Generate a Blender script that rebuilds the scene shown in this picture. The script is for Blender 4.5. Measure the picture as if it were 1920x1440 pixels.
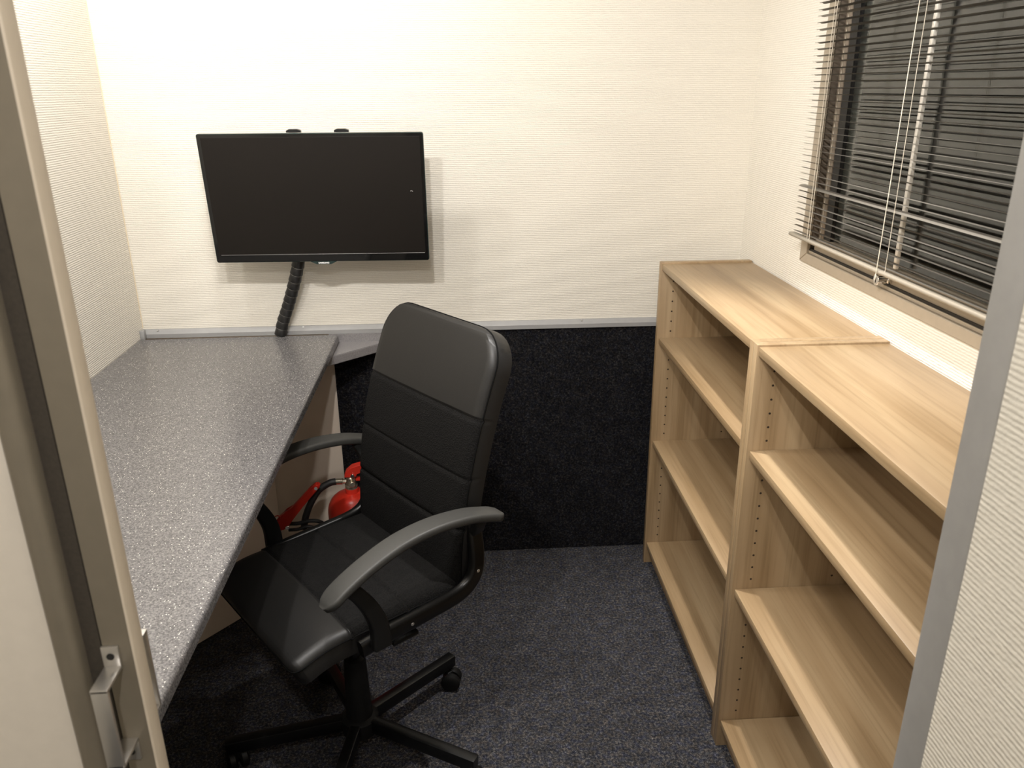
import bpy, bmesh, math, random
import numpy as np
from mathutils import Vector, Matrix

random.seed(7)
for o in list(bpy.data.objects):
    bpy.data.objects.remove(o, do_unlink=True)
SC = bpy.context.scene
COL = SC.collection

# ------------------------------------------------------------------ camera
CAMZ = 1.568
cd = bpy.data.cameras.new('camera')
cam = bpy.data.objects.new('camera', cd)
COL.objects.link(cam)
cd.sensor_fit = 'HORIZONTAL'
cd.sensor_width = 36.0
cd.lens = 1495.0 / 1920.0 * 36.0
cd.clip_start = 0.02
right = Vector((0.99793621, -0.06383141, -0.00699143))
upv = Vector((0.02878033, 0.34728585, 0.93731757))
back = Vector((-0.05740228, -0.93558436, 0.34840621))
M = Matrix((right, upv, back)).transposed().to_4x4()
M.translation = Vector((0, 0, CAMZ))
cam.matrix_world = M
cd.dof.use_dof = True
cd.dof.focus_distance = 2.1
cd.dof.aperture_fstop = 11.0
SC.camera = cam

# ------------------------------------------------------------------ world (night outside)
w = bpy.data.worlds.new('night')
SC.world = w
w.use_nodes = True
w.node_tree.nodes['Background'].inputs[0].default_value = (0.02, 0.02, 0.018, 1)
w.node_tree.nodes['Background'].inputs[1].default_value = 0.05

# ------------------------------------------------------------------ lamps (ceiling spots of the room, one in the passage)
def lamp(name, loc, power, aim=None, size=168, blend=0.25, col=(1.0, 0.966, 0.935), r=0.03):
    l = bpy.data.lights.new(name, 'SPOT')
    l.spot_size = math.radians(size)
    l.spot_blend = blend
    l.energy = power
    l.color = col
    l.shadow_soft_size = r
    o = bpy.data.objects.new(name, l)
    o.location = loc
    if aim is not None:
        o.rotation_euler = (Vector(aim) - Vector(loc)).to_track_quat('-Z', 'Y').to_euler()
    COL.objects.link(o)
    return o
lamp('door_lamp', (-0.17, 0.74, 2.22), 52, (-0.30, 2.5, 1.30), 150, 0.5, r=0.016)
lamp('door_lamp.001', (-0.50, 0.70, 2.22), 44, (-0.60, 2.5, 1.30), 150, 0.5, r=0.016)
lamp('shelf_lamp', (0.42, 1.65, 2.22), 100, (0.50, 1.40, 0.9), 76, 0.7, r=0.02)
lamp('desk_lamp', (-0.50, 1.80, 2.22), 15)
lamp('desk_lamp.001', (-0.87, 1.75, 2.22), 15)
lamp('passage_lamp', (-0.02, -0.30, 2.22), 34)

SC.view_settings.view_transform = 'Standard'
SC.view_settings.look = 'None'
SC.view_settings.gamma = 1.0
SC.view_settings.use_curve_mapping = False
SC.view_settings.exposure = 0.0

# ------------------------------------------------------------------ materials
def srgb(r, g, b):
    f = lambda c: (c / 12.92 if c <= 0.04045 else ((c + 0.055) / 1.055) ** 2.4)
    return (f(r / 255), f(g / 255), f(b / 255), 1)

class NT:
    def __init__(self, name):
        self.m = bpy.data.materials.new(name)
        self.m.use_nodes = True
        self.t = self.m.node_tree
        self.b = self.t.nodes['Principled BSDF']
    def n(self, typ, **kw):
        x = self.t.nodes.new(typ)
        for k, v in kw.items():
            if k.startswith('i_'):
                x.inputs[k[2:].replace('_', ' ')].default_value = v
            else:
                setattr(x, k, v)
        return x
    def l(self, a, b):
        self.t.links.new(a, b)
    def coord(self, scale=(1, 1, 1), kind='Object', jitter=False):
        tc = self.n('ShaderNodeTexCoord')
        mp = self.n('ShaderNodeMapping')
        mp.inputs['Scale'].default_value = scale
        src = tc.outputs[kind]
        if jitter:
            oi = self.n('ShaderNodeObjectInfo')
            mu = self.n('ShaderNodeMath', operation='MULTIPLY')
            mu.inputs[1].default_value = 13.7
            self.l(oi.outputs['Random'], mu.inputs[0])
            ad = self.n('ShaderNodeVectorMath', operation='ADD')
            self.l(src, ad.inputs[0])
            self.l(mu.outputs[0], ad.inputs[1])
            src = ad.outputs[0]
        self.l(src, mp.inputs['Vector'])
        return mp.outputs['Vector']
    def noise(self, vec, scale, detail=2, rough=0.5):
        x = self.n('ShaderNodeTexNoise')
        x.inputs['Scale'].default_value = scale
        x.inputs['Detail'].default_value = detail
        x.inputs['Roughness'].default_value = rough
        self.l(vec, x.inputs['Vector'])
        return x.outputs['Fac']
    def ramp(self, fac, stops):
        x = self.n('ShaderNodeValToRGB')
        e = x.color_ramp.elements
        while len(e) < len(stops):
            e.new(0.5)
        for i, (p, c) in enumerate(stops):
            e[i].position = p
            e[i].color = c if len(c) == 4 else (*c, 1)
        self.l(fac, x.inputs['Fac'])
        return x.outputs['Color']
    def mix(self, fac, a, b, mode='MIX'):
        x = self.n('ShaderNodeMix', data_type='RGBA', blend_type=mode)
        if isinstance(fac, (int, float)):
            x.inputs['Factor'].default_value = fac
        else:
            self.l(fac, x.inputs['Factor'])
        for s, v in (('A', a), ('B', b)):
            sock = [q for q in x.inputs if q.name == s and q.type == 'RGBA'][0]
            if isinstance(v, tuple):
                sock.default_value = v
            else:
                self.l(v, sock)
        return [q for q in x.outputs if q.type == 'RGBA'][0]
    def math(self, op, a, b=None):
        x = self.n('ShaderNodeMath', operation=op)
        for i, v in enumerate((a, b)):
            if v is None:
                continue
            if isinstance(v, (int, float)):
                x.inputs[i].default_value = v
            else:
                self.l(v, x.inputs[i])
        return x.outputs[0]
    def bump(self, h, strength=0.3, dist=0.002):
        x = self.n('ShaderNodeBump')
        x.inputs['Strength'].default_value = strength
        x.inputs['Distance'].default_value = dist
        self.l(h, x.inputs['Height'])
        self.l(x.outputs['Normal'], self.b.inputs['Normal'])
    def base(self, c):
        if isinstance(c, tuple):
            self.b.inputs['Base Color'].default_value = c
        else:
            self.l(c, self.b.inputs['Base Color'])
    def set(self, rough=0.5, metal=0.0, spec=0.5):
        self.b.inputs['Roughness'].default_value = rough
        self.b.inputs['Metallic'].default_value = metal
        self.b.inputs['Specular IOR Level'].default_value = spec
        return self

def plain(name, col, rough=0.5, metal=0.0, spec=0.5, grain=0.06, gscale=60, bump=0.0):
    x = NT(name).set(rough, metal, spec)
    v = x.coord()
    f = x.noise(v, gscale, 3)
    d = tuple(c * (1 - grain) for c in col[:3]) + (1,)
    u = tuple(min(1, c * (1 + grain)) for c in col[:3]) + (1,)
    x.base(x.ramp(f, [(0.3, d), (0.7, u)]))
    if bump:
        x.bump(f, bump, 0.001)
    return x.m

def wallpaper():
    x = NT('ribbed_wallpaper').set(0.75, 0, 0.25)
    v = x.coord()
    wv = x.n('ShaderNodeTexWave', wave_type='BANDS', bands_direction='Z')
    wv.inputs['Scale'].default_value = 2 * math.pi / (20 * 0.0056)
    wv.inputs['Distortion'].default_value = 0.7
    wv.inputs['Detail'].default_value = 1
    wv.inputs['Detail Scale'].default_value = 1.2
    x.l(v, wv.inputs['Vector'])
    v2 = x.coord((85, 85, 260))
    n1 = x.noise(v2, 1.0, 2)
    v4 = x.coord((210, 210, 300))
    n4 = x.noise(v4, 1.0, 1)
    v3 = x.coord((1, 1, 1))
    n2 = x.noise(v3, 2.2, 2)
    h = x.math('ADD', x.math('MULTIPLY', wv.outputs['Fac'], 0.40), x.math('ADD', x.math('MULTIPLY', n1, 0.8), x.math('MULTIPLY', n4, 0.35)))
    x.base(x.mix(n2, srgb(222, 217, 206), srgb(226, 221, 210)))
    x.bump(h, 0.75, 0.0016)
    return x.m

def carpet(name, lo, mid, hi, tint):
    x = NT(name).set(0.95, 0, 0.1)
    v = x.coord()
    n1 = x.noise(v, 150, 4, 0.72)
    n2 = x.noise(v, 480, 2, 0.6)
    n3 = x.noise(v, 26, 3)
    f = x.math('ADD', x.math('MULTIPLY', n1, 0.6), x.math('MULTIPLY', n2, 0.4))
    c = x.ramp(f, [(0.38, lo), (0.50, mid), (0.60, hi), (0.68, tuple(min(1, k * 2.2) for k in hi[:3]) + (1,))])
    hue = x.ramp(x.noise(v, 75, 2), [(0.38, tint), (0.5, (1, 1, 1, 1)), (0.62, (1.12, 1.0, 0.9, 1))])
    c = x.mix(1.0, c, hue, 'MULTIPLY')
    c = x.mix(1.0, c, x.ramp(n3, [(0.35, (0.78, 0.78, 0.78, 1)), (0.65, (1.2, 1.2, 1.2, 1))]), 'MULTIPLY')
    x.base(c)
    x.bump(f, 0.8, 0.004)
    return x.m

def worktop(name, speck=True):
    x = NT(name).set(0.25, 0, 0.5)
    v = x.coord()
    n1 = x.noise(v, 330, 3, 0.7)
    c = x.ramp(n1, [(0.34, srgb(68, 67, 68)), (0.5, srgb(100, 98, 99)), (0.64, srgb(130, 128, 127))])
    if speck:
        vo = x.n('ShaderNodeTexVoronoi', feature='F1')
        vo.inputs['Scale'].default_value = 230
        x.l(v, vo.inputs['Vector'])
        near = x.math('LESS_THAN', vo.outputs['Distance'], 0.20)
        sep = x.n('ShaderNodeSeparateColor')
        x.l(vo.outputs['Color'], sep.inputs[0])
        pick = x.math('GREATER_THAN', sep.outputs[0], 0.74)
        c = x.mix(x.math('MULTIPLY', near, pick), c, srgb(238, 234, 226))
        x.bump(n1, 0.05, 0.0005)
    else:
        c = x.ramp(n1, [(0.3, srgb(112, 110, 112)), (0.7, srgb(140, 137, 137))])
    x.base(c)
    return x.m

def wood(name, axis):
    x = NT(name).set(0.40, 0, 0.7)
    s = [1, 1, 1]
    def sc(along, across):
        q = [across] * 3
        q[axis] = along
        return tuple(q)
    v1 = x.coord(sc(0.9, 16), jitter=True)
    v2 = x.coord(sc(3.0, 120), jitter=True)
    v3 = x.coord(sc(0.25, 9), jitter=True)
    n1 = x.noise(v1, 1.0, 3, 0.55)
    n2 = x.noise(v2, 1.0, 3, 0.6)
    n3 = x.noise(v3, 1.0, 1)
    c = x.ramp(n1, [(0.28, srgb(136, 112, 80)), (0.48, srgb(156, 132, 100)), (0.70, srgb(171, 149, 117))])
    c = x.mix(1.0, c, x.ramp(n2, [(0.30, (0.80, 0.78, 0.74, 1)), (0.52, (1, 1, 1, 1))]), 'MULTIPLY')
    c = x.mix(1.0, c, x.ramp(n3, [(0.35, (0.90, 0.885, 0.86, 1)), (0.6, (1.03, 1.03, 1.03, 1))]), 'MULTIPLY')
    x.base(c)
    x.bump(n2, 0.08, 0.0006)
    return x.m

def fabric_mesh():
    x = NT('black_mesh_fabric').set(0.85, 0, 0.10)
    v = x.coord((1, 1, 1))
    vo = x.n('ShaderNodeTexVoronoi', feature='F1')
    vo.inputs['Scale'].default_value = 330
    x.l(v, vo.inputs['Vector'])
    x.base(x.ramp(vo.outputs['Distance'], [(0.15, (0.002, 0.002, 0.002, 1)), (0.5, (0.0075, 0.0072, 0.007, 1))]))
    x.bump(vo.outputs['Distance'], 0.7, 0.0015)
    return x.m

def leather():
    x = NT('black_faux_leather').set(0.46, 0, 0.4)
    v = x.coord()
    n = x.noise(v, 420, 2)
    x.base(x.ramp(n, [(0.3, (0.0065, 0.0062, 0.0058, 1)), (0.7, (0.010, 0.0095, 0.009, 1))]))
    x.bump(n, 0.12, 0.0008)
    return x.m

MT = {}
MT['wall'] = wallpaper()
MT['carpet'] = carpet('charcoal_needlefelt', (0.010, 0.010, 0.0115, 1), (0.036, 0.036, 0.039, 1), (0.12, 0.12, 0.123, 1), (0.86, 0.90, 1.16, 1))
MT['carpet_dark'] = carpet('black_needlefelt', (0.0025, 0.0025, 0.003, 1), (0.009, 0.009, 0.0105, 1), (0.032, 0.032, 0.034, 1), (0.86, 0.90, 1.12, 1))
MT['ceiling'] = plain('white_ceiling', srgb(220, 216, 208), 0.8)
MT['board'] = plain('cream_board', srgb(226, 212, 196), 0.6, grain=0.02, gscale=8)
MT['desk'] = worktop('speckled_worktop')
MT['desk2'] = worktop('grey_worktop', False)
MT['wood_y'] = wood('oak_along', 1)
MT['wood_z'] = wood('oak_upright', 2)
MT['wood_raw'] = plain('oak_edging', srgb(190, 160, 122), 0.5, grain=0.08, gscale=30)
MT['hole'] = plain('pin_hole', (0.03, 0.018, 0.01, 1), 0.9)
MT['alu'] = plain('anodised_aluminium', (0.42, 0.41, 0.40, 1), 0.42, 0.75, grain=0.03)
MT['alu_trim'] = plain('aluminium_trim', (0.33, 0.33, 0.33, 1), 0.5, 0.15, grain=0.02)
MT['alu_window'] = plain('champagne_window_frame', srgb(172, 160, 142), 0.4, 0.15, grain=0.03)
MT['alu_jamb'] = plain('grey_painted_jamb', srgb(158, 157, 155), 0.5, 0.1, grain=0.03)
MT['door_skin'] = plain('beige_door_skin', srgb(226, 218, 206), 0.5, grain=0.02)
MT['door_edge'] = plain('lit_door_edge', srgb(212, 200, 182), 0.5, grain=0.02)  # door edge colour lightened to carry the room lamps' light
MT['door_alu'] = plain('door_aluminium', srgb(132, 124, 110), 0.45, 0.3, grain=0.03)
MT['recess_shade'] = plain('painted_recess_shade', srgb(66, 60, 52), 0.8, grain=0.15, gscale=300)  # shade of the stile recess put into a dark colour
MT['handle'] = plain('satin_handle', (0.60, 0.58, 0.55, 1), 0.32, 0.8, grain=0.02)
MT['chrome'] = plain('chrome', (0.8, 0.79, 0.77, 1), 0.12, 1.0, grain=0.01)
MT['screw'] = plain('screw', (0.55, 0.55, 0.55, 1), 0.3, 0.9, grain=0.02)
MT['black'] = plain('black_gap', (0.008, 0.008, 0.008, 1), 0.8)
MT['gasket'] = plain('black_gasket', (0.012, 0.011, 0.010, 1), 0.6)
MT['leather'] = leather()
MT['seam'] = plain('black_seam_piping', (0.002, 0.002, 0.002, 1), 0.8, 0, 0.12)
MT['sash'] = plain('shaded_sash', srgb(128, 116, 102), 0.5, 0.1, grain=0.03)  # window metal darkened: shade behind the slats put into the colour
MT['rail'] = plain('grey_blind_rail', srgb(150, 142, 128), 0.4, 0.2, grain=0.03)
MT['caulk'] = plain('yellowed_caulk', srgb(216, 202, 176), 0.8)
MT['fabric'] = fabric_mesh()
MT['plastic'] = plain('black_plastic', (0.008, 0.008, 0.0078, 1), 0.5, 0, 0.25, grain=0.08, gscale=200)
MT['arm'] = plain('charcoal_armrest_plastic', (0.034, 0.0335, 0.031, 1), 0.5, 0, 0.35, grain=0.06, gscale=260)
MT['tube'] = plain('black_lacquered_steel', (0.004, 0.004, 0.004, 1), 0.32, 0, 0.35)
MT['wheel'] = plain('caster_black', (0.006, 0.006, 0.006, 1), 0.5, 0, 0.3)
MT['bezel'] = plain('gloss_black_bezel', (0.006, 0.006, 0.006, 1), 0.08, 0, 0.5)
MT['rim'] = plain('teal_tinted_rim', (0.018, 0.034, 0.031, 1), 0.15, 0, 0.6)
MT['screen'] = plain('dark_screen', (0.0085, 0.0068, 0.0055, 1), 0.45, 0, 0.22, grain=0.03)
MT['tvback'] = plain('tv_back_shell', (0.01, 0.01, 0.01, 1), 0.4)
MT['white'] = plain('white_print', (0.85, 0.85, 0.85, 1), 0.5)
MT['smudge'] = plain('grey_smudge', (0.22, 0.21, 0.2, 1), 0.6)
MT['sleeve'] = plain('black_cable_sleeve', (0.012, 0.0115, 0.011, 1), 0.4)
MT['cable_core'] = plain('cable_core', (0.30, 0.29, 0.27, 1), 0.6)
MT['red'] = plain('red_enamel', (0.55, 0.028, 0.014, 1), 0.28, 0, 0.5, grain=0.04)
MT['red_plastic'] = plain('red_plastic', (0.50, 0.024, 0.012, 1), 0.4, 0, 0.5, grain=0.05)
MT['hose'] = plain('black_rubber_hose', (0.012, 0.012, 0.012, 1), 0.55)
MT['brass'] = plain('nickel_fitting', (0.62, 0.56, 0.44, 1), 0.25, 0.9, grain=0.04)
MT['slat'] = plain('silver_blind_slat', (0.30, 0.275, 0.235, 1), 0.42, 0.6, grain=0.02)
MT['cord'] = plain('ivory_cord', srgb(215, 206, 188), 0.7)
MT['mullion'] = plain('white_mullion', srgb(238, 232, 220), 0.5, grain=0.02)
gl = NT('window_glass')
gl.base((0.9, 0.95, 0.93, 1))
gl.set(0.02)
gl.b.inputs['Transmission Weight'].default_value = 1.0
gl.b.inputs['IOR'].default_value = 1.5
MT['glass'] = gl.m

# ------------------------------------------------------------------ mesh helpers
def bx(bm, lo, hi, bev=0.0, seg=2):
    r = bmesh.ops.create_cube(bm, size=1.0)
    vs = r['verts']
    c = [(a + b) / 2 for a, b in zip(lo, hi)]
    d = [max(b - a, 1e-5) for a, b in zip(lo, hi)]
    for v in vs:
        v.co = Vector([v.co[i] * d[i] + c[i] for i in range(3)])
    if bev > 0:
        es = list({e for v in vs for e in v.link_edges})
        bmesh.ops.bevel(bm, geom=es, offset=bev, segments=seg, affect='EDGES', profile=0.5)
    return vs

def frame_of(d):
    d = d.normalized()
    a = Vector((0, 0, 1)) if abs(d.z) < 0.9 else Vector((1, 0, 0))
    u = d.cross(a).normalized()
    return u, d.cross(u).normalized()

def catmull(pts, n=8):
    P = [Vector(p) for p in pts]
    if len(P) < 3:
        return P
    Q = [P[0] * 2 - P[1]] + P + [P[-1] * 2 - P[-2]]
    out = []
    for i in range(1, len(Q) - 2):
        a, b, c, d = Q[i - 1], Q[i], Q[i + 1], Q[i + 2]
        for k in range(n):
            t = k / n
            out.append(0.5 * ((2 * b) + (c - a) * t + (2 * a - 5 * b + 4 * c - d) * t * t + (3 * b - a - 3 * c + d) * t ** 3))
    out.append(P[-1])
    return out

def sweep(bm, pts, prof, ref=None, scale=None, cap=True):
    """prof: list of (u, v); ref: fixed side vector (u axis) or None for a free frame"""
    rings = []
    n = len(pts)
    pu = None
    for i, p in enumerate(pts):
        t = (pts[min(i + 1, n - 1)] - pts[max(i - 1, 0)]).normalized()
        if ref is not None:
            u = (ref - t * ref.dot(t)).normalized()
            v = t.cross(u).normalized()
        else:
            if pu is None:
                u, v = frame_of(t)
            else:
                u = (pu - t * pu.dot(t)).normalized()
                v = t.cross(u)
            pu = u
        s = 1.0 if scale is None else scale(i / (n - 1))
        su, sv = s if isinstance(s, tuple) else (s, s)
        rings.append([bm.verts.new(p + u * a * su + v * b * sv) for a, b in prof])
    m = len(prof)
    for i in range(n - 1):
        for k in range(m):
            bm.faces.new((rings[i][k], rings[i][(k + 1) % m], rings[i + 1][(k + 1) % m], rings[i + 1][k]))
    if cap:
        bm.faces.new(list(reversed(rings[0])))
        bm.faces.new(rings[-1])

def circ(r, n=12, ry=None):
    ry = r if ry is None else ry
    return [(r * math.cos(2 * math.pi * k / n), ry * math.sin(2 * math.pi * k / n)) for k in range(n)]

def rrect(w, h, r, n=4):
    out = []
    for cx, cy, a0 in ((w - r, h - r, 0), (-w + r, h - r, 90), (-w + r, -h + r, 180), (w - r, -h + r, 270)):
        for k in range(n + 1):
            a = math.radians(a0 + 90 * k / n)
            out.append((cx + r * math.cos(a), cy + r * math.sin(a)))
    return out

def tube(bm, pts, r, n=12, smooth=8, scale=None):
    sweep(bm, catmull(pts, smooth), circ(r, n), scale=scale)

def lathe(bm, prof, n=24, M=None, cap=True):
    M = M or Matrix.Identity(4)
    rings = []
    for r, z in prof:
        rings.append([bm.verts.new(M @ Vector((r * math.cos(2 * math.pi * k / n), r * math.sin(2 * math.pi * k / n), z))) for k in range(n)])
    for i in range(len(rings) - 1):
        for k in range(n):
            bm.faces.new((rings[i][k], rings[i][(k + 1) % n], rings[i + 1][(k + 1) % n], rings[i + 1][k]))
    if cap:
        bm.faces.new(list(reversed(rings[0])))
        bm.faces.new(rings[-1])

def axis_mat(p, d):
    u, v = frame_of(Vector(d))
    w_ = Vector(d).normalized()
    m = Matrix((u, v, w_)).transposed().to_4x4()
    if m.determinant() < 0:
        m = Matrix((v, u, w_)).transposed().to_4x4()
    m.translation = Vector(p)
    return m

def cyl(bm, p, d, r, L, n=16, bev=0.0):
    pr = [(r, 0), (r, L)] if not bev else [(r - bev, 0), (r, bev), (r, L - bev), (r - bev, L)]
    lathe(bm, pr, n, axis_mat(p, d))

def prism(bm, poly, z0, z1, axes=(0, 1, 2)):
    """poly in the plane of axes[0], axes[1]; extruded along axes[2]"""
    def mk(p, z):
        c = [0, 0, 0]
        c[axes[0]], c[axes[1]], c[axes[2]] = p[0], p[1], z
        return bm.verts.new(c)
    a = [mk(p, z0) for p in poly]
    b = [mk(p, z1) for p in poly]
    n = len(poly)
    for k in range(n):
        bm.faces.new((a[k], a[(k + 1) % n], b[(k + 1) % n], b[k]))
    bm.faces.new(list(reversed(a)))
    bm.faces.new(b)

def link(name, bm, mat, parent=None, smooth=None, kind=None):
    bmesh.ops.recalc_face_normals(bm, faces=bm.faces)
    me = bpy.data.meshes.new(name)
    bm.to_mesh(me)
    bm.free()
    for m in (mat if isinstance(mat, (list, tuple)) else [mat]):
        me.materials.append(MT[m] if isinstance(m, str) else m)
    if smooth is not None:
        me.polygons.foreach_set('use_smooth', [True] * len(me.polygons))
        me.set_sharp_from_angle(angle=math.radians(smooth))
    o = bpy.data.objects.new(name, me)
    COL.objects.link(o)
    if parent is not None:
        o.parent = parent
    if kind:
        o['kind'] = kind
    return o

def box_obj(name, lo, hi, mat, parent=None, bev=0.0, kind=None, smooth=None):
    bm = bmesh.new()
    bx(bm, lo, hi, bev)
    return link(name, bm, mat, parent, smooth if smooth else (35 if bev else None), kind)

def thing(name, label, cat, loc=(0, 0, 0), rz=0.0, group=None):
    o = bpy.data.objects.new(name, None)
    o.empty_display_size = 0.05
    COL.objects.link(o)
    o.location = loc
    o.rotation_euler = (0, 0, rz)
    o['label'] = label
    o['category'] = cat
    if group:
        o['group'] = group
    return o

def dup(root, loc, label=None):
    r = root.copy()
    COL.objects.link(r)
    r.location = loc
    if label:
        r['label'] = label
    for ch in list(root.children):
        c = ch.copy()
        COL.objects.link(c)
        c.parent = r
        for g in list(ch.children):
            d = g.copy()
            COL.objects.link(d)
            d.parent = c
    return r

# ================================================================== SETTING
XL, XR, YB, ZC = -1.017, 0.893, 2.50, 2.30
YP0, YP1 = 0.603, 0.648           # partition with the sliding door
XC = 0.4545                       # right wall of the passage
box_obj('floor', (-1.3, -1.4, -0.06), (1.2, 2.7, 0.0), 'carpet', kind='structure')
box_obj('ceiling', (-1.3, -1.4, ZC), (1.2, 2.7, ZC + 0.06), 'ceiling', kind='structure')
wb = box_obj('wall_back', (-1.15, YB, 0), (1.03, YB + 0.1, ZC), 'wall', kind='structure')
o = box_obj('carpet_panel', (-0.427, YB - 0.008, 0), (XR, YB, 0.8325), 'carpet_dark', wb)
o['label'] = 'black needlefelt carpet panel below the aluminium trim'
o = box_obj('board_panel', (XL, YB - 0.006, 0), (-0.4275, YB, 0.833), 'board', wb)
o['label'] = 'cream smooth board panel under the desk'
box_obj('wall_left', (XL - 0.1, YP1, 0), (XL, YB, ZC), 'wall', kind='structure')
# right wall with the window opening
WY0, WY1, WZ0, WZ1 = 0.86, 2.006, 1.1575, 1.96
bm = bmesh.new()
bx(bm, (XR, YP1, 0), (XR + 0.09, YB, WZ0))
bx(bm, (XR, YP1, WZ1), (XR + 0.09, YB, ZC))
bx(bm, (XR, YP1, WZ0), (XR + 0.09, WY0, WZ1))
bx(bm, (XR, WY1, WZ0), (XR + 0.09, YB, WZ1))
link('wall_right', bm, 'wall', kind='structure')
# partition towards the passage
bm = bmesh.new()
bx(bm, (XC + 0.006, YP0, 0), (XR + 0.09, YP1, ZC))
bx(bm, (XL - 0.1, YP0 + 0.04, 0), (-0.46, YP1 + 0.02, ZC))
bx(bm, (-0.46, YP0 + 0.04, 2.20), (XC + 0.006, YP1, ZC))
link('wall_front', bm, 'wall', kind='structure')
# passage where the photographer stands
box_obj('wall_passage_right', (XC, -1.3, 0), (XC + 0.1, YP0 - 0.0005, ZC), 'wall', kind='structure')
box_obj('wall_passage_left', (-1.0, -1.3, 0), (-0.9, YP0 + 0.04, ZC), 'wall', kind='structure')
box_obj('wall_passage_rear', (-1.0, -1.4, 0), (XC + 0.1, -1.3, ZC), 'wall', kind='structure')

# aluminium dado trim on the back wall
bm = bmesh.new()
prism(bm, [(YB, 0.858), (YB - 0.006, 0.858), (YB - 0.010, 0.853), (YB - 0.016, 0.845), (YB - 0.016, 0.832), (YB - 0.008, 0.832), (YB, 0.832)], XL, XR, (1, 2, 0))
t1 = link('trim_1', bm, 'alu_trim', kind='structure')
t1['label'] = 'aluminium dado trim across the back wall'
for xs in (-0.969, -0.514, 0.382):
    bm = bmesh.new()
    cyl(bm, (xs, YB - 0.0085, 0.8545), (0, -0.75, 0.5), 0.0035, 0.0025, 12, 0.0008)
    link('screw', bm, 'screw', t1, 40)
box_obj('corner_cap', (XL, YB - 0.034, 0.832), (XL + 0.014, YB - 0.0165, 0.862), 'alu_trim', t1, 0.002)
box_obj('trim_3', (XL, YB - 0.0022, 0.864), (XL + 0.0022, YB, ZC), 'caulk', kind='structure')
# grey jamb the door closes against
bm = bmesh.new()
bx(bm, (XC + 0.003, YP0, 0), (XC + 0.03, YP1 + 0.003, 2.20), 0.0025)
j = link('trim_2', bm, 'alu_jamb', kind='structure', smooth=35)
j['label'] = 'grey metal door jamb along the right passage wall'

# ------------------------------------------------------------------ sliding door, half drawn across at left
door = bpy.data.objects.new('door_1', None)
COL.objects.link(door)
door['kind'] = 'structure'
door['label'] = 'sliding door with aluminium stile drawn in from the left'
DX = -0.300
DZ0, DZ1 = 0.01, 2.19
bm = bmesh.new()   # flat stile face
prism(bm, [(DX - 0.0265, 0.600), (DX - 0.0022, 0.600), (DX - 0.0022, 0.6205), (DX - 0.066, 0.6205), (DX - 0.066, 0.610), (DX - 0.0275, 0.610), (DX - 0.0275, 0.602)], DZ0, DZ1)
link('stile', bm, 'door_alu', door, 30)
bm = bmesh.new()   # leading edge face, lamp light painted in as a paler tone
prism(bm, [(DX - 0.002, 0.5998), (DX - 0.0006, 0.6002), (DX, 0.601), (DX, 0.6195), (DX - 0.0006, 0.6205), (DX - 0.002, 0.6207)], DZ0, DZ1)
link('lit_edge_face', bm, 'door_edge', door, 50)
box_obj('stile_groove', (DX - 0.0288, 0.6040, DZ0), (DX - 0.0276, 0.6099, DZ1), 'gasket', door)
bm = bmesh.new()  # dark strip standing in for the shaded recess of the stile
prism(bm, [(DX - 0.0445, 0.6099), (DX - 0.0289, 0.6099), (DX - 0.0289, 0.6025), (DX - 0.0445, 0.6055)], DZ0, DZ1)
link('recess_shade', bm, 'recess_shade', door)
bm = bmesh.new()
prism(bm, [(DX - 0.0446, 0.6099), (DX - 0.0446, 0.597), (DX - 0.0475, 0.591), (DX - 0.052, 0.5890), (DX - 0.060, 0.5890), (DX - 0.0635, 0.592), (DX - 0.0635, 0.6099)], DZ0, DZ1)
link('edge_profile', bm, 'door_alu', door, 50)
box_obj('door_panel', (-0.88, 0.600, DZ0), (DX - 0.0665, 0.619, DZ1), 'door_skin', door)

def pull(sign, ybase, xa, xb, z_lo, z_hi, label=None):
    """Z-shaped bracket pull: two screwed feet, two arms and a grip"""
    yg = ybase - sign * 0.034
    th = 0.003
    bm = bmesh.new()
    ys = sorted((ybase, ybase - sign * th))
    bx(bm, (xa, ys[0], z_hi - 0.002), (xb, ys[1], z_hi + 0.021), 0.0008)
    bx(bm, (xa, ys[0], z_lo - 0.021), (xb, ys[1], z_lo + 0.002), 0.0008)
    y2 = sorted((ybase, yg))
    bx(bm, (xa, y2[0], z_hi - 0.003), (xb, y2[1], z_hi + 0.0003), 0.0006)
    bx(bm, (xa, y2[0], z_lo - 0.0003), (xb, y2[1], z_lo + 0.003), 0.0006)
    y3 = sorted((yg, yg + sign * 0.004))
    bx(bm, (xa, y3[0], z_lo), (xb, y3[1], z_hi), 0.0012)
    h = link('handle', bm, 'handle', door, 35)
    h['label'] = label or 'satin aluminium bracket pull handle'
    for z in (z_hi + 0.011, z_lo - 0.011):
        bm = bmesh.new()
        cyl(bm, ((xa + xb) / 2, ybase - sign * th, z), (0, -sign, 0), 0.0034, 0.0007, 14)
        link('screw', bm, 'gasket', h)
pull(1, 0.600, -0.3275, -0.3125, 1.003, 1.089, 'satin aluminium bracket pull handle on the passage side')
pull(-1, 0.6208, -0.327, -0.3115, 0.995, 1.085, 'pull handle on the room side, just showing past the edge')

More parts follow.
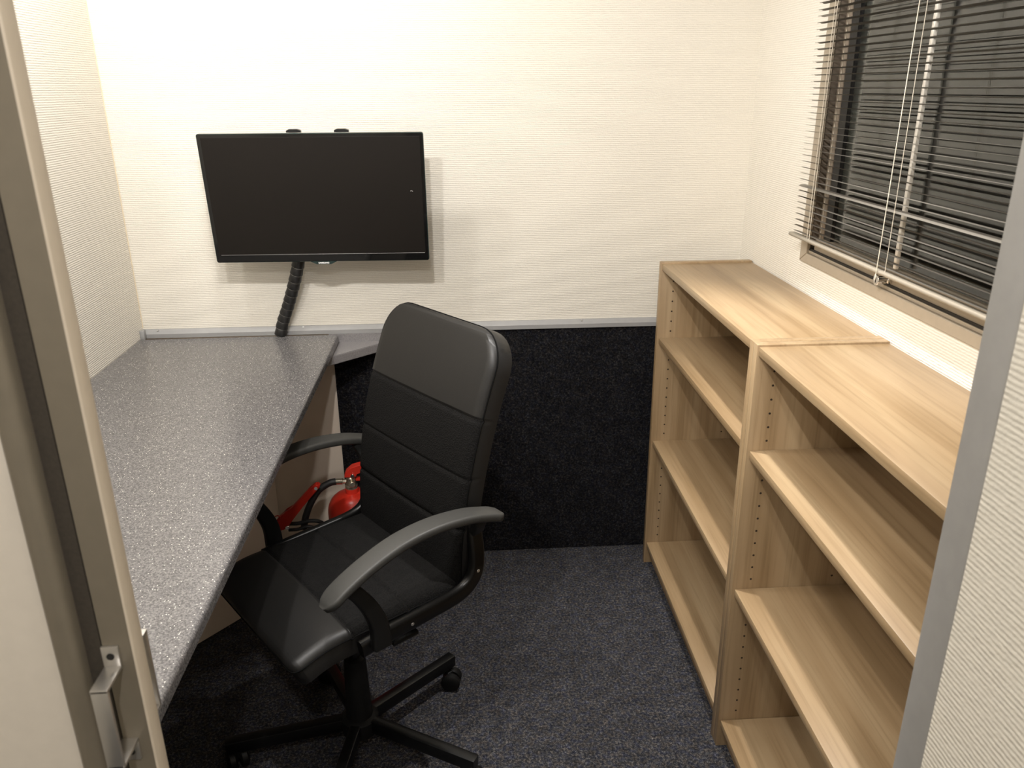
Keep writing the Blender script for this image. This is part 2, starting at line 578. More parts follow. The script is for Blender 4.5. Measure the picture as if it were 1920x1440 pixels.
# ------------------------------------------------------------------ window in the right wall
win = bpy.data.objects.new('window_1', None)
COL.objects.link(win)
win['kind'] = 'structure'
win['label'] = 'aluminium framed window with dark night glass behind the blind'
FO = XR - 0.007        # room face of the frame
oy0, oy1, oz0, oz1 = WY0 - 0.028, WY1 + 0.028, WZ0 - 0.0205, WZ1 + 0.03
iy0, iy1, iz0, iz1 = WY0 + 0.012, WY1 - 0.010, WZ0 + 0.004, WZ1 - 0.01
def member(poly):
    bm = bmesh.new()
    prism(bm, poly, FO, XR + 0.002, (1, 2, 0))
    bmesh.ops.bevel(bm, geom=[e for e in bm.edges if all(abs(v.co.x - FO) < 1e-6 for v in e.verts)], offset=0.0016, segments=1, affect='EDGES')
    return link('frame', bm, 'alu_window', win, 30)
g = 0.0003
member([(oy0 + g, oz0), (oy1 - g, oz0), (iy1 - g, iz0), (iy0 + g, iz0)])
member([(oy0 + g, oz1), (oy1 - g, oz1), (iy1 - g, iz1), (iy0 + g, iz1)])
member([(oy1, oz0 + g), (oy1, oz1 - g), (iy1, iz1 - g), (iy1, iz0 + g)])
member([(oy0, oz0 + g), (oy0, oz1 - g), (iy0, iz1 - g), (iy0, iz0 + g)])
# reveal, gasket, sash
bm = bmesh.new()
bx(bm, (XR + 0.0025, WY0, WZ0), (XR + 0.06, WY0 + 0.006, WZ1))
bx(bm, (XR + 0.0025, WY1 - 0.006, WZ0), (XR + 0.06, WY1, WZ1))
bx(bm, (XR + 0.0025, WY0, WZ0), (XR + 0.06, WY1, WZ0 + 0.006))
bx(bm, (XR + 0.0025, WY0, WZ1 - 0.006), (XR + 0.06, WY1, WZ1))
link('reveal', bm, 'sash', win)
box_obj('track', (XR - 0.001, iy0, iz0 + 0.0005), (XR + 0.004, iy1, iz0 + 0.008), 'alu_window', win, 0.001)
box_obj('gasket', (XR + 0.001, iy0, iz0 + 0.008), (XR + 0.0125, iy1, iz0 + 0.013), 'gasket', win)
bm = bmesh.new()
prism(bm, [(XR + 0.03, iz0 + 0.013), (XR + 0.0035, iz0 + 0.013), (XR + 0.0035, iz0 + 0.036), (XR + 0.006, iz0 + 0.042), (XR + 0.012, iz0 + 0.0445), (XR + 0.03, iz0 + 0.0445)], iy0, iy1 - 0.022, (0, 2, 1))
link('sash_rail', bm, 'alu_window', win, 35)
box_obj('sash_rail', (XR + 0.004, iy0, iz1 - 0.04), (XR + 0.03, iy1 - 0.022, iz1), 'alu_window', win, 0.002)
box_obj('sash_stile', (XR + 0.010, iy1 - 0.050, iz0 + 0.0446), (XR + 0.03, iy1 - 0.022, iz1 - 0.0405), 'sash', win, 0.002)
box_obj('glazing_bead', (XR + 0.012, iy1 - 0.085, iz0 + 0.0446), (XR + 0.022, iy1 - 0.0505, iz1 - 0.0405), 'gasket', win)
box_obj('mullion', (XR + 0.002, 1.580, iz0 + 0.047), (XR + 0.010, 1.5905, iz1 - 0.0405), 'mullion', win, 0.0015)
box_obj('pane', (XR + 0.024, iy0, iz0 + 0.0447), (XR + 0.029, iy1 - 0.0505, iz1 - 0.0405), 'glass', win)
# lock on the bottom rail
bm = bmesh.new()
cyl(bm, (XR + 0.004, 1.600, 1.1825), (-1, 0, 0), 0.0085, 0.026, 20, 0.001)
bx(bm, (XR - 0.004, 1.588, 1.176), (XR + 0.0036, 1.614, 1.190), 0.002)
lk = link('lock', bm, 'chrome', win, 35)
lk['label'] = 'chrome cylinder lock on the bottom sash rail'
bm = bmesh.new()
cyl(bm, (XR - 0.0221, 1.600, 1.1825), (-1, 0, 0), 0.0115, 0.003, 20, 0.0008)
link('lock_collar', bm, 'chrome', lk, 35)
box_obj('key_slot', (XR - 0.0257, 1.5992, 1.177), (XR - 0.0250, 1.6010, 1.188), 'gasket', lk)

# ================================================================== FURNITURE
# ------------------------------------------------------------------ two bookcases
BD, BL, BH, BT = 0.283, 0.8345, 1.0645, 0.0215
bc = thing('bookcase', 'oak open bookcase at the back, next to the black carpeted wall', 'bookcase', (0.605, 1.5630, 0), 0, 'oak bookcases along the right wall')
for y0 in (0.0, BL - BT):
    sp = box_obj('side_panel', (0, y0, 0), (BD, y0 + BT, BH), 'wood_z', bc, 0.0009)
    if y0 > 0:
        bm = bmesh.new()
        for xo in (0.042, 0.235):
            for k in range(30):
                z = 0.11 + k * 0.032
                if any(abs(z - q) < 0.018 for q in (0.82, 0.466, 1.05)):
                    continue
                cyl(bm, (xo, y0 - 0.0004, z), (0, 1, 0), 0.0026, 0.0003, 8)
        link('pin_holes', bm, 'hole', sp, kind='stuff')
tp = box_obj('top_panel', (0.004, BT, BH - 0.024), (BD, BL - BT, BH - 0.0045), 'wood_y', bc, 0.0009)
for zt in (0.8235, 0.4685, 0.0815):
    box_obj('shelf', (0.006, BT + 0.0005, zt - 0.0185), (BD - 0.006, BL - BT - 0.0005, zt), 'wood_y', bc, 0.0009)
box_obj('plinth', (0.028, BT + 0.0005, 0.0), (0.044, BL - BT - 0.0005, 0.0625), 'wood_y', bc)
box_obj('back_panel', (BD - 0.0055, BT, 0.06), (BD - 0.0005, BL - BT, BH - 0.0245), 'wood_z', bc)
dup(bc, (0.605, 1.5630 - BL - 0.0008, 0), 'oak open bookcase nearest the doorway, partly behind the grey jamb')

# ------------------------------------------------------------------ under-desk box unit, corner shelf, desktop
cab = thing('box_unit', 'cream corner box unit with a slanted front panel under the far end of the desk', 'cabinet', (XL, 2.49, 0))
bm = bmesh.new()
prism(bm, [(0.001, -0.660), (0.001, -0.002), (0.355, -0.002), (0.355, -0.236)], 0, 0.800)
link('carcass', bm, 'board', cab)
bm = bmesh.new()
d_ = Vector((0.354, 0.424, 0)).normalized()
n_ = Vector((d_.y, -d_.x, 0))
p0 = Vector((0.001, -0.660, 0)) + d_ * 0.004
p1 = Vector((0.355, -0.236, 0)) - d_ * 0.001
prism(bm, [tuple((p0 + n_ * 0.001 + d_ * 0.0)[:2]), tuple((p1 + n_ * 0.001)[:2]), tuple((p1 + n_ * 0.012)[:2]), tuple((p0 + n_ * 0.012 + d_ * 0.012)[:2])], 0.004, 0.798)
link('front_panel', bm, 'board', cab)

DT = 0.8345
bm = bmesh.new()
prism(bm, [(-0.435, 2.4875), (-0.435, 2.302), (-0.232, 2.4875)], DT - 0.0285 - 0.028, DT - 0.0285)
bmesh.ops.bevel(bm, geom=list(bm.edges), offset=0.002, segments=2, affect='EDGES')
bx(bm, (-0.435, 2.4800, DT - 0.0290), (-0.225, 2.4905, 0.8318))
cs = link('corner_shelf', bm, 'desk2', smooth=35)
cs['label'] = 'small triangular grey corner shelf tucked under the far end of the desk'
cs['category'] = 'shelf'
desk = thing('desk', 'long grey speckled desktop running along the left wall', 'desk', (0, 0, 0))
bm = bmesh.new()
xf = -0.402
prof = [(XL + 0.0015, DT - 0.028), (xf - 0.004, DT - 0.028), (xf, DT - 0.024), (xf, DT - 0.009)]
for k in range(1, 7):
    a = math.radians(90 * k / 6)
    prof.append((xf - 0.009 + 0.009 * math.cos(a), DT - 0.009 + 0.009 * math.sin(a)))
prof.append((XL + 0.0015, DT))
prism(bm, prof, 0.69, 2.462, (0, 2, 1))
link('worktop', bm, 'desk', desk, 25)
box_obj('end_strip', (XL + 0.0015, 2.4622, DT - 0.0278), (xf - 0.009, 2.4632, DT - 0.0002), 'desk2', desk)

# ------------------------------------------------------------------ television on its wall bracket
TVW, TVH = 0.62, 0.364
TVR = Matrix.Rotation(-0.031, 4, 'Z') @ Matrix.Rotation(0.098, 4, 'X')
TVM = Matrix.Translation((-0.408, 2.337, 1.274)) @ TVR
tv = thing('television', 'black flat television with teal rim on a wall bracket above the desk', 'television', (-0.40, YB, 1.28))
tvw = Matrix.Translation((0.40, -YB, -1.28)) @ TVM      # television-local -> root-local
def tvobj(name, bm, mat, smooth=None, parent=tv):
    bmesh.ops.transform(bm, matrix=tvw, verts=bm.verts)
    return link(name, bm, mat, parent, smooth)
bm = bmesh.new()
pts = rrect(TVW / 2, TVH / 2, 0.006, 4)
prism(bm, pts, 0.0, 0.012, (0, 2, 1))
tvobj('rim', bm, 'rim', 30)
bm = bmesh.new()
prism(bm, rrect(TVW / 2 - 0.0020, TVH / 2 - 0.0020, 0.005, 3), -0.002, 0.004, (0, 2, 1))
bzl = tvobj('bezel', bm, 'bezel', 30)
bm = bmesh.new()
bx(bm, (-TVW / 2 + 0.011, -0.0028, -TVH / 2 + 0.024), (TVW / 2 - 0.010, -0.0015, TVH / 2 - 0.010), 0.0004)
tvobj('screen', bm, 'screen')
bm = bmesh.new()   # bright line between screen and lower bezel
bx(bm, (-TVW / 2 + 0.016, -0.0030, -TVH / 2 + 0.0226), (TVW / 2 - 0.012, -0.0018, -TVH / 2 + 0.0236), 0.0003)
tvobj('screen_edge', bm, 'alu')
bm = bmesh.new()
z0 = -TVH / 2
prism(bm, [(-0.037, z0 + 0.001), (-0.023, z0 - 0.0062), (-0.018, z0 - 0.0072), (0.020, z0 - 0.0072), (0.025, z0 - 0.0062), (0.039, z0 + 0.001)], -0.004, 0.008, (0, 2, 1))
tvobj('chin', bm, 'rim', 30)
bm = bmesh.new()
prism(bm, rrect(TVW / 2 - 0.05, TVH / 2 - 0.05, 0.03, 4), 0.012, 0.038, (0, 2, 1))
tvobj('back_shell', bm, 'tvback', 30)
fc = bpy.data.curves.new('logo', 'FONT')
fc.body = 'SAMSUNG'
fc.size = 0.0068
fc.align_x = 'CENTER'
fc.align_y = 'CENTER'
fc.extrude = 0.0002
fc.offset = 0.00022
fo = bpy.data.objects.new('logo', fc)
COL.objects.link(fo)
bpy.context.view_layer.update()
me = bpy.data.meshes.new_from_object(fo.evaluated_get(bpy.context.evaluated_depsgraph_get()))
bpy.data.objects.remove(fo, do_unlink=True)
me.transform(tvw @ Matrix.Translation((0.001, -0.0044, z0 - 0.0032)) @ Matrix.Rotation(math.pi / 2, 4, 'X'))
me.materials.clear()
me.materials.append(MT['white'])
lo = bpy.data.objects.new('logo', me)
COL.objects.link(lo)
lo.parent = tv
lo['label'] = 'white maker name on the chin below the screen'
bm = bmesh.new()
tube(bm, [(0.266, -0.0030, 0.021), (0.270, -0.0030, 0.0225), (0.273, -0.0030, 0.0195)], 0.0012, 6, 3)
tvobj('smudge', bm, 'smudge')
for xh in (-0.055, 0.078):
    bm = bmesh.new()
    prism(bm, [(xh - 0.024, 0.02), (xh - 0.018, TVH / 2 + 0.001), (xh - 0.010, TVH / 2 + 0.0045), (xh + 0.012, TVH / 2 + 0.0045), (xh + 0.022, TVH / 2 + 0.001), (xh + 0.026, 0.02)], 0.0385, 0.050, (0, 2, 1))
    tvobj('bracket_upright', bm, 'tvback', 30)
bm = bmesh.new()
bx(bm, (-0.11, 0.039, -0.06), (0.13, 0.052, 0.06), 0.003)
tvobj('bracket_plate', bm, 'plastic', 35)
bm = bmesh.new()
bx(bm, (-0.055, -0.022, -0.12), (0.065, -0.0005, 0.12), 0.002)
link('wall_plate', bm, 'plastic', tv, 35)
bm = bmesh.new()
bx(bm, (-0.025, -0.112, -0.02), (0.015, -0.0215, 0.02), 0.003)
link('bracket_arm', bm, 'plastic', tv, 35)

# ------------------------------------------------------------------ cable sleeve hanging from the television
slv = thing('cable_sleeve', 'black segmented cable sleeve hanging from the television down behind the desk', 'cable sleeve', (-0.5, 2.46, 0.81))
path = catmull([(-0.478, 2.405, 1.135), (-0.494, 2.413, 1.075), (-0.516, 2.428, 1.01), (-0.546, 2.450, 0.935), (-0.570, 2.4615, 0.880), (-0.5835, 2.466, 0.8358)], 12)
path = [p - Vector((-0.5, 2.46, 0.81)) for p in path]
L = [0]
for a, b in zip(path, path[1:]):
    L.append(L[-1] + (b - a).length)
def at_len(s):
    s = max(0, min(L[-1], s))
    for i in range(len(L) - 1):
        if L[i + 1] >= s:
            t = (s - L[i]) / (L[i + 1] - L[i])
            return path[i].lerp(path[i + 1], t)
    return path[-1]
NS = int(L[-1] / 0.0248)
step = L[-1] / NS
for k in range(NS):
    bm = bmesh.new()
    a = k * step
    P = [at_len(a + step * q) for q in (0.0, 0.04, 0.42, 0.86, 0.92)]
    SCL = (0.86, 0.90, 0.95, 1.0, 0.93)
    sweep(bm, P, circ(0.0195, 16, 0.0155), ref=Vector((1, 0, 0)), scale=lambda f, S=SCL: S[min(4, int(round(f * 4)))])
    link('segment', bm, 'sleeve', slv, 40)
bm = bmesh.new()
sweep(bm, path, circ(0.0168, 12, 0.0128), ref=Vector((1, 0, 0)))
link('cable_core', bm, 'cable_core', slv, 60)

# ------------------------------------------------------------------ office chair
ch = thing('office_chair', 'black office chair with padded back and curved armrests, turned to the desk', 'chair', (-0.288, 1.595, 0), math.radians(126.9))

def cushion(name, path, halfw, thick, crown, edge, seams, leather_if, ns=26, nv=60, seam_w=0.006, seam_d=0.004, ends=None):
    """padded slab along a path in the chair's y-z plane. path(v)->(y,z) for v in 0..1, total length Lp"""
    ys = [path(i / 400) for i in range(401)]
    cum = [0]
    for a, b in zip(ys, ys[1:]):
        cum.append(cum[-1] + math.hypot(b[0] - a[0], b[1] - a[1]))
    Lp = cum[-1]
    def pos(d):
        t = np.interp(d, cum, np.linspace(0, 1, 401))
        y, z = path(t)
        e = 0.004
        y2, z2 = path(min(1, t + e))
        y1, z1 = path(max(0, t - e))
        ty, tz = y2 - y1, z2 - z1
        n = math.hypot(ty, tz)
        return y, z, ty / n, tz / n
    ds = list(np.linspace(0, Lp, nv))
    for s_ in seams:
        ds += [s_ - seam_w, s_ - seam_w * 0.4, s_, s_ + seam_w * 0.4, s_ + seam_w]
    for e in (0.002, 0.006, 0.012, 0.02, 0.03):
        ds += [e, Lp - e]
    ds = sorted(set(round(float(d), 5) for d in ds if 0 <= d <= Lp))
    ss = np.sin(np.linspace(-math.pi / 2, math.pi / 2, ns)) * 0.35 + np.linspace(-1, 1, ns) * 0.65
    bm = bmesh.new()
    fr, bk = [], []
    for d in ds:
        y, z, ty, tz = pos(d)
        # normal pointing to the sitter: seat up, back forward
        ny, nz = (-tz, ty) if ends == 'seat' else (tz, -ty)
        w_ = halfw(d, Lp)
        rf, rb = [], []
        for s in ss:
            x = s * w_
            de = min(w_ - abs(x), d, Lp - d)
            q = max(0.0, min(1.0, de / edge))
            h = edge * 0.8 * math.sqrt(max(0, 1 - (1 - q) ** 2)) + crown * (1 - s * s)
            for sm in seams:
                if abs(d - sm) < seam_w * 1.01:
                    h -= seam_d * (1 - abs(d - sm) / seam_w) ** 0.7
            rf.append(bm.verts.new((x, y + ny * h, z + nz * h)))
            hb = -thick + edge * 0.5 * (1 - math.sqrt(max(0, 1 - (1 - q) ** 2)))
            rb.append(bm.verts.new((x, y + ny * hb, z + nz * hb)))
        fr.append(rf)
        bk.append(rb)
    m, n = len(ds), len(ss)
    for i in range(m - 1):
        for k in range(n - 1):
            f = bm.faces.new((fr[i][k], fr[i][k + 1], fr[i + 1][k + 1], fr[i + 1][k]))
            f.material_index = 0 if leather_if((ds[i] + ds[i + 1]) / 2) else 1
            bm.faces.new((bk[i][k], bk[i + 1][k], bk[i + 1][k + 1], bk[i][k + 1]))
    for i in range(m - 1):
        for k in (0, n - 1):
            bm.faces.new((fr[i][k], fr[i + 1][k], bk[i + 1][k], bk[i][k]))
    for k in range(n - 1):
        for i in (0, m - 1):
            bm.faces.new((fr[i][k], fr[i][k + 1], bk[i][k + 1], bk[i][k]))
    ring = [fr[i][0].co.copy() for i in range(m)] + [fr[m - 1][k].co.copy() for k in range(1, n - 1)] + [fr[i][n - 1].co.copy() for i in range(m - 1, -1, -1)]
    o = link(name, bm, ['leather', 'fabric'], ch, 50)
    pb = bmesh.new()
    sweep(pb, ring, circ(0.0018, 6))
    link('piping', pb, 'seam', o, 60)
    return o

# backrest
def bpath(t):
    dz = t * 0.580
    return (-0.1705 - 0.030 * (dz - 0.045) - 0.422 * max(0, dz - 0.045) ** 2, 0.500 + dz)
def bw(d, Lp):
    W = 0.212 + 0.008 * min(1, d / 0.35)
    R = 0.085
    top = Lp - d
    if top < R:
        W = W - R + math.sqrt(max(0, R * R - (R - top) ** 2))
    if d < 0.03:
        W -= 0.03 - math.sqrt(max(0, 0.03 ** 2 - (0.03 - d) ** 2))
    return W
bk = cushion('backrest', bpath, bw, 0.050, 0.005, 0.015, [0.158, 0.277, 0.411], lambda d: d > 0.411)
# seat
def spath(t):
    y = -0.172 + t * 0.41
    z = 0.519
    if y > 0.13:
        z -= 2.2 * (y - 0.13) ** 2
    return (y, z)
def sw(d, Lp):
    W = 0.212
    R = 0.024
    f = Lp - d
    if f < R:
        W = W - R + math.sqrt(max(0, R * R - (R - f) ** 2))
    return W
cushion('seat', spath, sw, 0.050, 0.005, 0.018, [0.143, 0.278], lambda d: d > 0.278, ends='seat')

# armrests
for sx in (-1, 1):
    X = sx * 0.262
    pts = [(X, -0.240, 0.696), (X, -0.210, 0.708), (X, -0.15, 0.725), (X, -0.07, 0.734), (X, 0.01, 0.729), (X, 0.085, 0.708), (X, 0.145, 0.681), (X, 0.186, 0.653)]
    bm = bmesh.new()
    def arm_s(f):
        e = 1.0
        if f < 0.06:
            e = 0.72 + 0.28 * math.sqrt(f / 0.06)
        if f > 0.90:
            e = math.sqrt(max(0.02, 1 - ((f - 0.90) / 0.105) ** 2))
        return (e, 1.0 if f < 0.97 else 0.8)
    sweep(bm, catmull([Vector(p) for p in pts], 9), rrect(0.026, 0.0095, 0.007, 4), ref=Vector((1, 0, 0)), scale=arm_s)
    ar = link('armrest', bm, 'arm', ch, 40)
    bm = bmesh.new()
    XI = sx * 0.250
    pts = [(XI, 0.128, 0.668), (XI, 0.105, 0.640), (XI, 0.082, 0.600), (XI, 0.066, 0.555), (XI, 0.062, 0.500)]
    sweep(bm, catmull([Vector(p) for p in pts], 8), rrect(0.012, 0.019, 0.006, 3), ref=Vector((1, 0, 0)), scale=lambda f: (1.0, 0.75 + 0.35 * f))
    link('front_support', bm, 'plastic', ar, 40)
    bm = bmesh.new()
    pts = [(XI, -0.190, 0.708), (XI - sx * 0.006, -0.200, 0.685), (XI - sx * 0.022, -0.205, 0.655)]
    sweep(bm, catmull([Vector(p) for p in pts], 6), rrect(0.010, 0.016, 0.005, 3), ref=Vector((1, 0, 0)))
    link('rear_support', bm, 'plastic', ar, 40)
    # L-shaped steel side tube
    bm = bmesh.new()
    XT = sx * 0.229
    pts = [(XT, 0.100, 0.497), (XT, 0.04, 0.503), (XT, -0.06, 0.508), (XT, -0.14, 0.514), (XT, -0.180, 0.530), (XT, -0.200, 0.562), (XT - sx * 0.006, -0.206, 0.61), (XT - sx * 0.016, -0.208, 0.655), (XT - sx * 0.024, -0.210, 0.69)]
    sweep(bm, catmull([Vector(p) for p in pts], 8), rrect(0.0115, 0.019, 0.009, 4), ref=Vector((1, 0, 0)))
    tb = link('side_tube', bm, 'tube', ch, 50)
    for (yy, zz) in ((-0.1985, 0.560), (-0.02, 0.506)):
        bm = bmesh.new()
        cyl(bm, (XT + sx * 0.0114, yy, zz), (sx, 0, 0), 0.004, 0.0015, 12, 0.0006)
        link('bolt', bm, 'screw', tb, 40)
# under-seat mechanism, gas lift, base
bm = bmesh.new()
bx(bm, (-0.075, -0.11, 0.432), (0.075, 0.10, 0.466), 0.006)
bx(bm, (-0.225, -0.045, 0.458), (0.225, 0.02, 0.4685), 0.003)
mech = link('seat_mechanism', bm, 'tube', ch, 35)
bm = bmesh.new()
tube(bm, [(-0.05, -0.03, 0.445), (-0.14, -0.035, 0.440), (-0.20, -0.04, 0.446)], 0.005, 8)
link('height_lever', bm, 'plastic', ch, 50)
bm = bmesh.new()
lathe(bm, [(0.014, 0.26), (0.014, 0.432)], 20)
link('gas_lift', bm, 'tube', ch, 40)
bm = bmesh.new()
lathe(bm, [(0.034, 0.10), (0.030, 0.16), (0.027, 0.27), (0.0255, 0.283), (0.018, 0.288)], 24)
link('lift_cover', bm, 'plastic', ch, 40)
bm = bmesh.new()
lathe(bm, [(0.040, 0.062), (0.046, 0.070), (0.046, 0.108), (0.036, 0.114)], 28)
link('hub', bm, 'plastic', ch, 40)
cth = math.radians(126.9)
for k in range(5):
    a = math.radians(45 + 72 * k) - cth
    d = Vector((math.cos(a), math.sin(a), 0))
    bm = bmesh.new()
    P = [d * 0.040 + Vector((0, 0, 0.093)), d * 0.32 + Vector((0, 0, 0.079))]
    P = [P[0].lerp(P[1], q) for q in (0, 0.03, 0.5, 0.97, 1.0)]
    sweep(bm, P, rrect(0.0135, 0.018, 0.003, 2), ref=d.cross(Vector((0, 0, 1))), scale=lambda f: (1.0, 1.0 - 0.10 * f))
    lg = link('leg', bm, 'tube', ch, 35)
    bm = bmesh.new()
    c0 = d * 0.297
    cyl(bm, c0 + Vector((0, 0, 0.045)), (0, 0, 1), 0.006, 0.022, 10)
    wa = a + math.radians((35, -50, 20, 100, 160)[k])
    ax = Vector((math.cos(wa), math.sin(wa), 0))
    off = ax.cross(Vector((0, 0, 1))) * 0.014
    for s in (-1, 1):
        p = c0 + off + ax * (0.004 * s) + Vector((0, 0, 0.0265))
        lathe(bm, [(0.008, 0), (0.022, 0.0), (0.0262, 0.004), (0.0262, 0.016), (0.021, 0.0205), (0.006, 0.021)], 22, axis_mat(p, ax * s))
    bx(bm, tuple(c0 + off * 0.5 + Vector((-0.009, -0.009, 0.036))), tuple(c0 + off * 0.5 + Vector((0.009, 0.009, 0.054))), 0.003)
    link('caster', bm, 'wheel', lg, 40)

# ------------------------------------------------------------------ fire extinguisher on the floor behind the chair
EX = Vector((-0.358, 2.20, 0))
ex = thing('fire_extinguisher', 'red fire extinguisher standing on the floor by the cream panel behind the chair', 'fire extinguisher', tuple(EX))
bm = bmesh.new()
R = 0.077
pr = [(0.060, 0.0), (0.066, 0.004), (R, 0.012), (R, 0.350)]
for k in range(1, 9):
    a = math.radians(90 * k / 8)
    pr.append((0.020 + (R - 0.020) * math.cos(a), 0.350 + 0.062 * math.sin(a)))
pr += [(0.020, 0.427)]
lathe(bm, pr, 36)
body = link('cylinder', bm, 'red', ex, 40)
bm = bmesh.new()
lathe(bm, [(0.019, 0.4275), (0.019, 0.435), (0.015, 0.437), (0.015, 0.462), (0.011, 0.466)], 18)
cyl(bm, (0.004, -0.013, 0.447), (0.25, -1, 0), 0.009, 0.012, 14, 0.001)
vl = link('valve', bm, 'brass', ex, 40)
bm = bmesh.new()
cyl(bm, (-0.014, 0, 0.449), (-1, 0, 0), 0.007, 0.010, 6)
cyl(bm, (-0.024, 0, 0.449), (-1, 0, 0), 0.0095, 0.022, 14, 0.001)
link('hose_fitting', bm, 'brass', ex, 35)
bm = bmesh.new()    # carrying handle and squeeze lever
prism(bm, [(-0.018, 0.4665), (-0.014, 0.484), (0.004, 0.500), (0.060, 0.516), (0.075, 0.510), (0.072, 0.494), (0.020, 0.480), (0.016, 0.4665)], -0.014, 0.014, (0, 2, 1))
prism(bm, [(0.0155, 0.452), (0.085, 0.458), (0.085, 0.466), (0.0155, 0.4605)], -0.010, 0.010, (0, 2, 1))
bmesh.ops.bevel(bm, geom=list(bm.edges), offset=0.002, segments=1, affect='EDGES')
link('lever', bm, 'red_plastic', ex, 35)
bm = bmesh.new()
cyl(bm, (0.008, -0.0145, 0.474), (0, -1, 0), 0.006, 0.005, 14, 0.001)
link('pin', bm, 'chrome', ex, 40)
bm = bmesh.new()
tube(bm, [(-0.046, 0, 0.449), (-0.066, -0.004, 0.446), (-0.098, -0.012, 0.427), (-0.124, -0.022, 0.388), (-0.142, -0.028, 0.345), (-0.150, -0.030, 0.308)], 0.0105, 12)
hs = link('hose', bm, 'hose', ex, 50)
bm = bmesh.new()
tube(bm, [(-0.190, -0.045, 0.335), (-0.160, -0.050, 0.338), (-0.125, -0.050, 0.345), (-0.098, -0.045, 0.338), (-0.080, -0.03, 0.31), (-0.078, -0.01, 0.27)], 0.006, 10)
tube(bm, [(-0.188, -0.060, 0.322), (-0.160, -0.064, 0.326), (-0.130, -0.064, 0.334), (-0.110, -0.060, 0.322), (-0.104, -0.05, 0.29)], 0.005, 10)
link('hose_loop', bm, 'hose', hs, 50, 'stuff')
# discharge pistol lying slanted on the hose
A, Bp = Vector((-0.093, -0.052, 0.462)), Vector((-0.207, -0.062, 0.340))
dd = (Bp - A).normalized()
sd = dd.cross(Vector((0, 1, 0))).normalized()
def pp(t, u):
    p = A + dd * t + sd * u
    return (p.x, p.z)
Lp_ = (Bp - A).length
outl = [(-0.010, 0.006), (-0.013, 0.0), (-0.010, -0.008), (0.010, -0.013), (0.6 * Lp_, -0.0135), (0.74 * Lp_, -0.016), (0.86 * Lp_, -0.022), (Lp_, -0.022), (Lp_ + 0.016, -0.014), (Lp_ + 0.021, 0.0), (Lp_ + 0.015, 0.013), (0.95 * Lp_, 0.0175), (0.72 * Lp_, 0.0125), (0.5 * Lp_, 0.0095), (0.08, 0.0095)]
outl = [o_ for k_, o_ in enumerate(outl) if o_ != (0.08, 0.0095)]
bm = bmesh.new()
prism(bm, [pp(t, u) for t, u in outl], -0.064, -0.042, (0, 2, 1))
bmesh.ops.bevel(bm, geom=list(bm.edges), offset=0.0035, segments=2, affect='EDGES')
ps = link('pistol', bm, 'red_plastic', ex, 50)
bm = bmesh.new()
cyl(bm, A + Vector((0, -0.0122, 0)) + dd * 0.002, (0, -1, 0), 0.0050, 0.0008, 14)
link('eye_hole', bm, 'cable_core', ps)
bm = bmesh.new()
c0 = Bp + sd * -0.020 - dd * 0.012 + Vector((0, -0.002, 0))
rp = [c0 + sd * -0.004 + Vector((0.009 * math.cos(q), 0, 0.009 * math.sin(q))) for q in np.linspace(0, 2 * math.pi, 17)]
sweep(bm, rp, circ(0.0016, 6), ref=Vector((0, 1, 0)), cap=False)
link('safety_ring', bm, 'red_plastic', ps, 60)
bm = bmesh.new()
cyl(bm, Bp + Vector((0.016, -0.0025, -0.006)), (0.3, -1, 0.2), 0.006, 0.006, 12, 0.001)
link('rivet', bm, 'chrome', ps, 40)

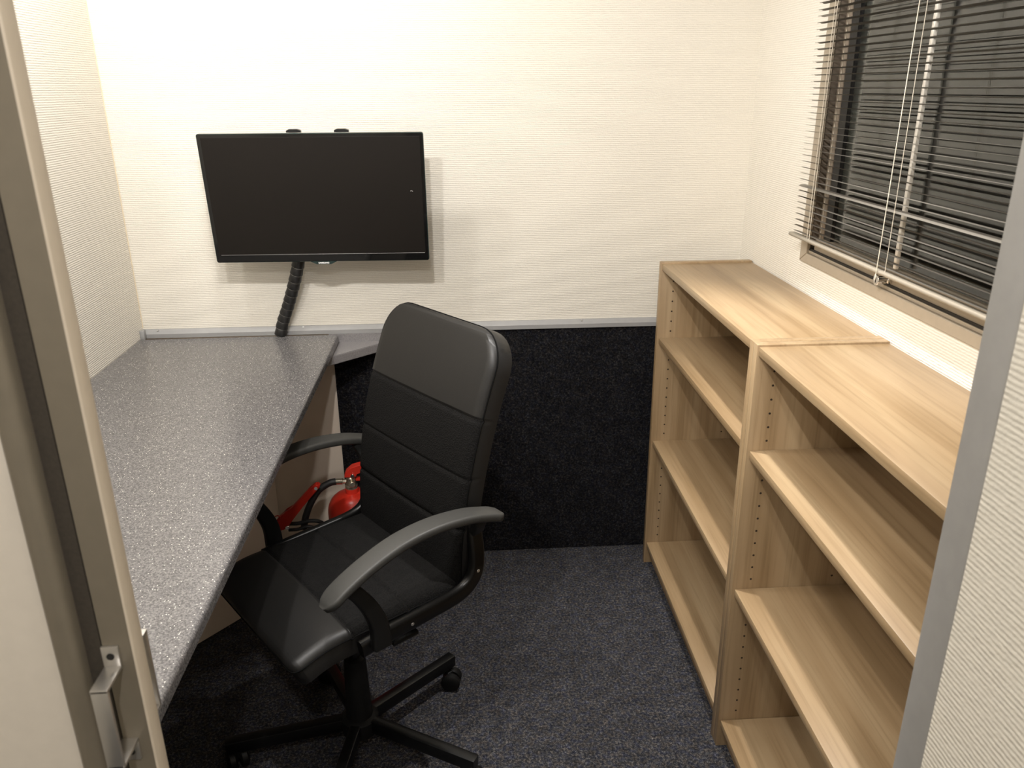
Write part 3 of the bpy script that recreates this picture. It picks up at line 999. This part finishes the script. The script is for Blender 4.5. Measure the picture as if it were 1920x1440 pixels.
# ------------------------------------------------------------------ venetian blind in front of the window
XS = 0.853
BY0, BY1 = 0.80, 2.000
PITCH = 0.0142
Z0 = 1.2215
bl = thing('venetian_blind', 'grey metal venetian blind lowered in front of the dark window', 'blind', (XS, (BY0 + BY1) / 2, 1.22))
def loc(p):
    return Vector(p) - Vector((XS, (BY0 + BY1) / 2, 1.22))
bm = bmesh.new()
HW = 0.0082
yy = [BY0, BY1 - 0.006, BY1 - 0.002, BY1]
ww = [1, 1, 0.85, 0.5]
rows = []
for y, q in zip(yy, ww):
    rows.append([bm.verts.new(Vector((u * HW * q, y - (BY0 + BY1) / 2, 0.0011 * (1 - u * u)))) for u in (-1, -0.5, 0, 0.5, 1)])
for i in range(3):
    for k in range(4):
        bm.faces.new((rows[i][k], rows[i][k + 1], rows[i + 1][k + 1], rows[i + 1][k]))
r = bmesh.ops.solidify(bm, geom=list(bm.faces), thickness=0.0003)
proto = link('slat', bm, 'slat', bl, 30)
ns = int((2.02 - Z0) / PITCH)
for k in range(ns):
    s = proto if k == 0 else proto.copy()
    if k:
        COL.objects.link(s)
        s.parent = bl
    s.location = loc((XS, (BY0 + BY1) / 2, Z0 + PITCH * k))
    tilt = 8.0 + random.gauss(0, 0.8)
    if k == 8:
        tilt = -14
    s.rotation_euler = (math.radians(random.gauss(0, 0.03)), math.radians(tilt), 0)
bm = bmesh.new()
sweep(bm, [loc((XS - 0.004, y, 1.2115)) for y in (BY0, BY0 + 0.3, BY1 - 0.1, BY1 + 0.010, BY1 + 0.014)], rrect(0.0095, 0.0045, 0.004, 4), ref=Vector((1, 0, 0)), scale=lambda f: 1.0 if f < 0.95 else 0.8)
link('bottom_rail', bm, 'rail', bl, 50)
bm = bmesh.new()
a, b = loc((XS - 0.013, BY0, 2.022)), loc((XS + 0.013, BY1, 2.05))
bx(bm, tuple(a), tuple(b), 0.002)
link('head_rail', bm, 'slat', bl, 35)
for yc in (1.895, 1.06):
    for dy, xo in ((0.0, -0.0086), (0.013, -0.0086), (-0.022, 0.0086)):
        bm = bmesh.new()
        sweep(bm, [loc((XS + xo, yc + dy, z)) for z in (1.2155, 1.6, 2.022)], circ(0.0006, 6))
        link('ladder_cord', bm, 'cord', bl, 60)
for yc in (1.522,):
    bm = bmesh.new()
    sweep(bm, [loc((XS - 0.0086, yc + 0.004, z)) for z in (1.2155, 1.6, 2.022)], circ(0.0006, 6))
    link('ladder_cord', bm, 'cord', bl, 60)
bm = bmesh.new()
tube(bm, [loc(p) for p in ((XS - 0.014, 1.538, 2.022), (XS - 0.0155, 1.542, 1.6), (XS - 0.0155, 1.546, 1.230), (XS - 0.0160, 1.548, 1.2065))], 0.0009, 8)
lc = link('lift_cord', bm, 'cord', bl, 60)
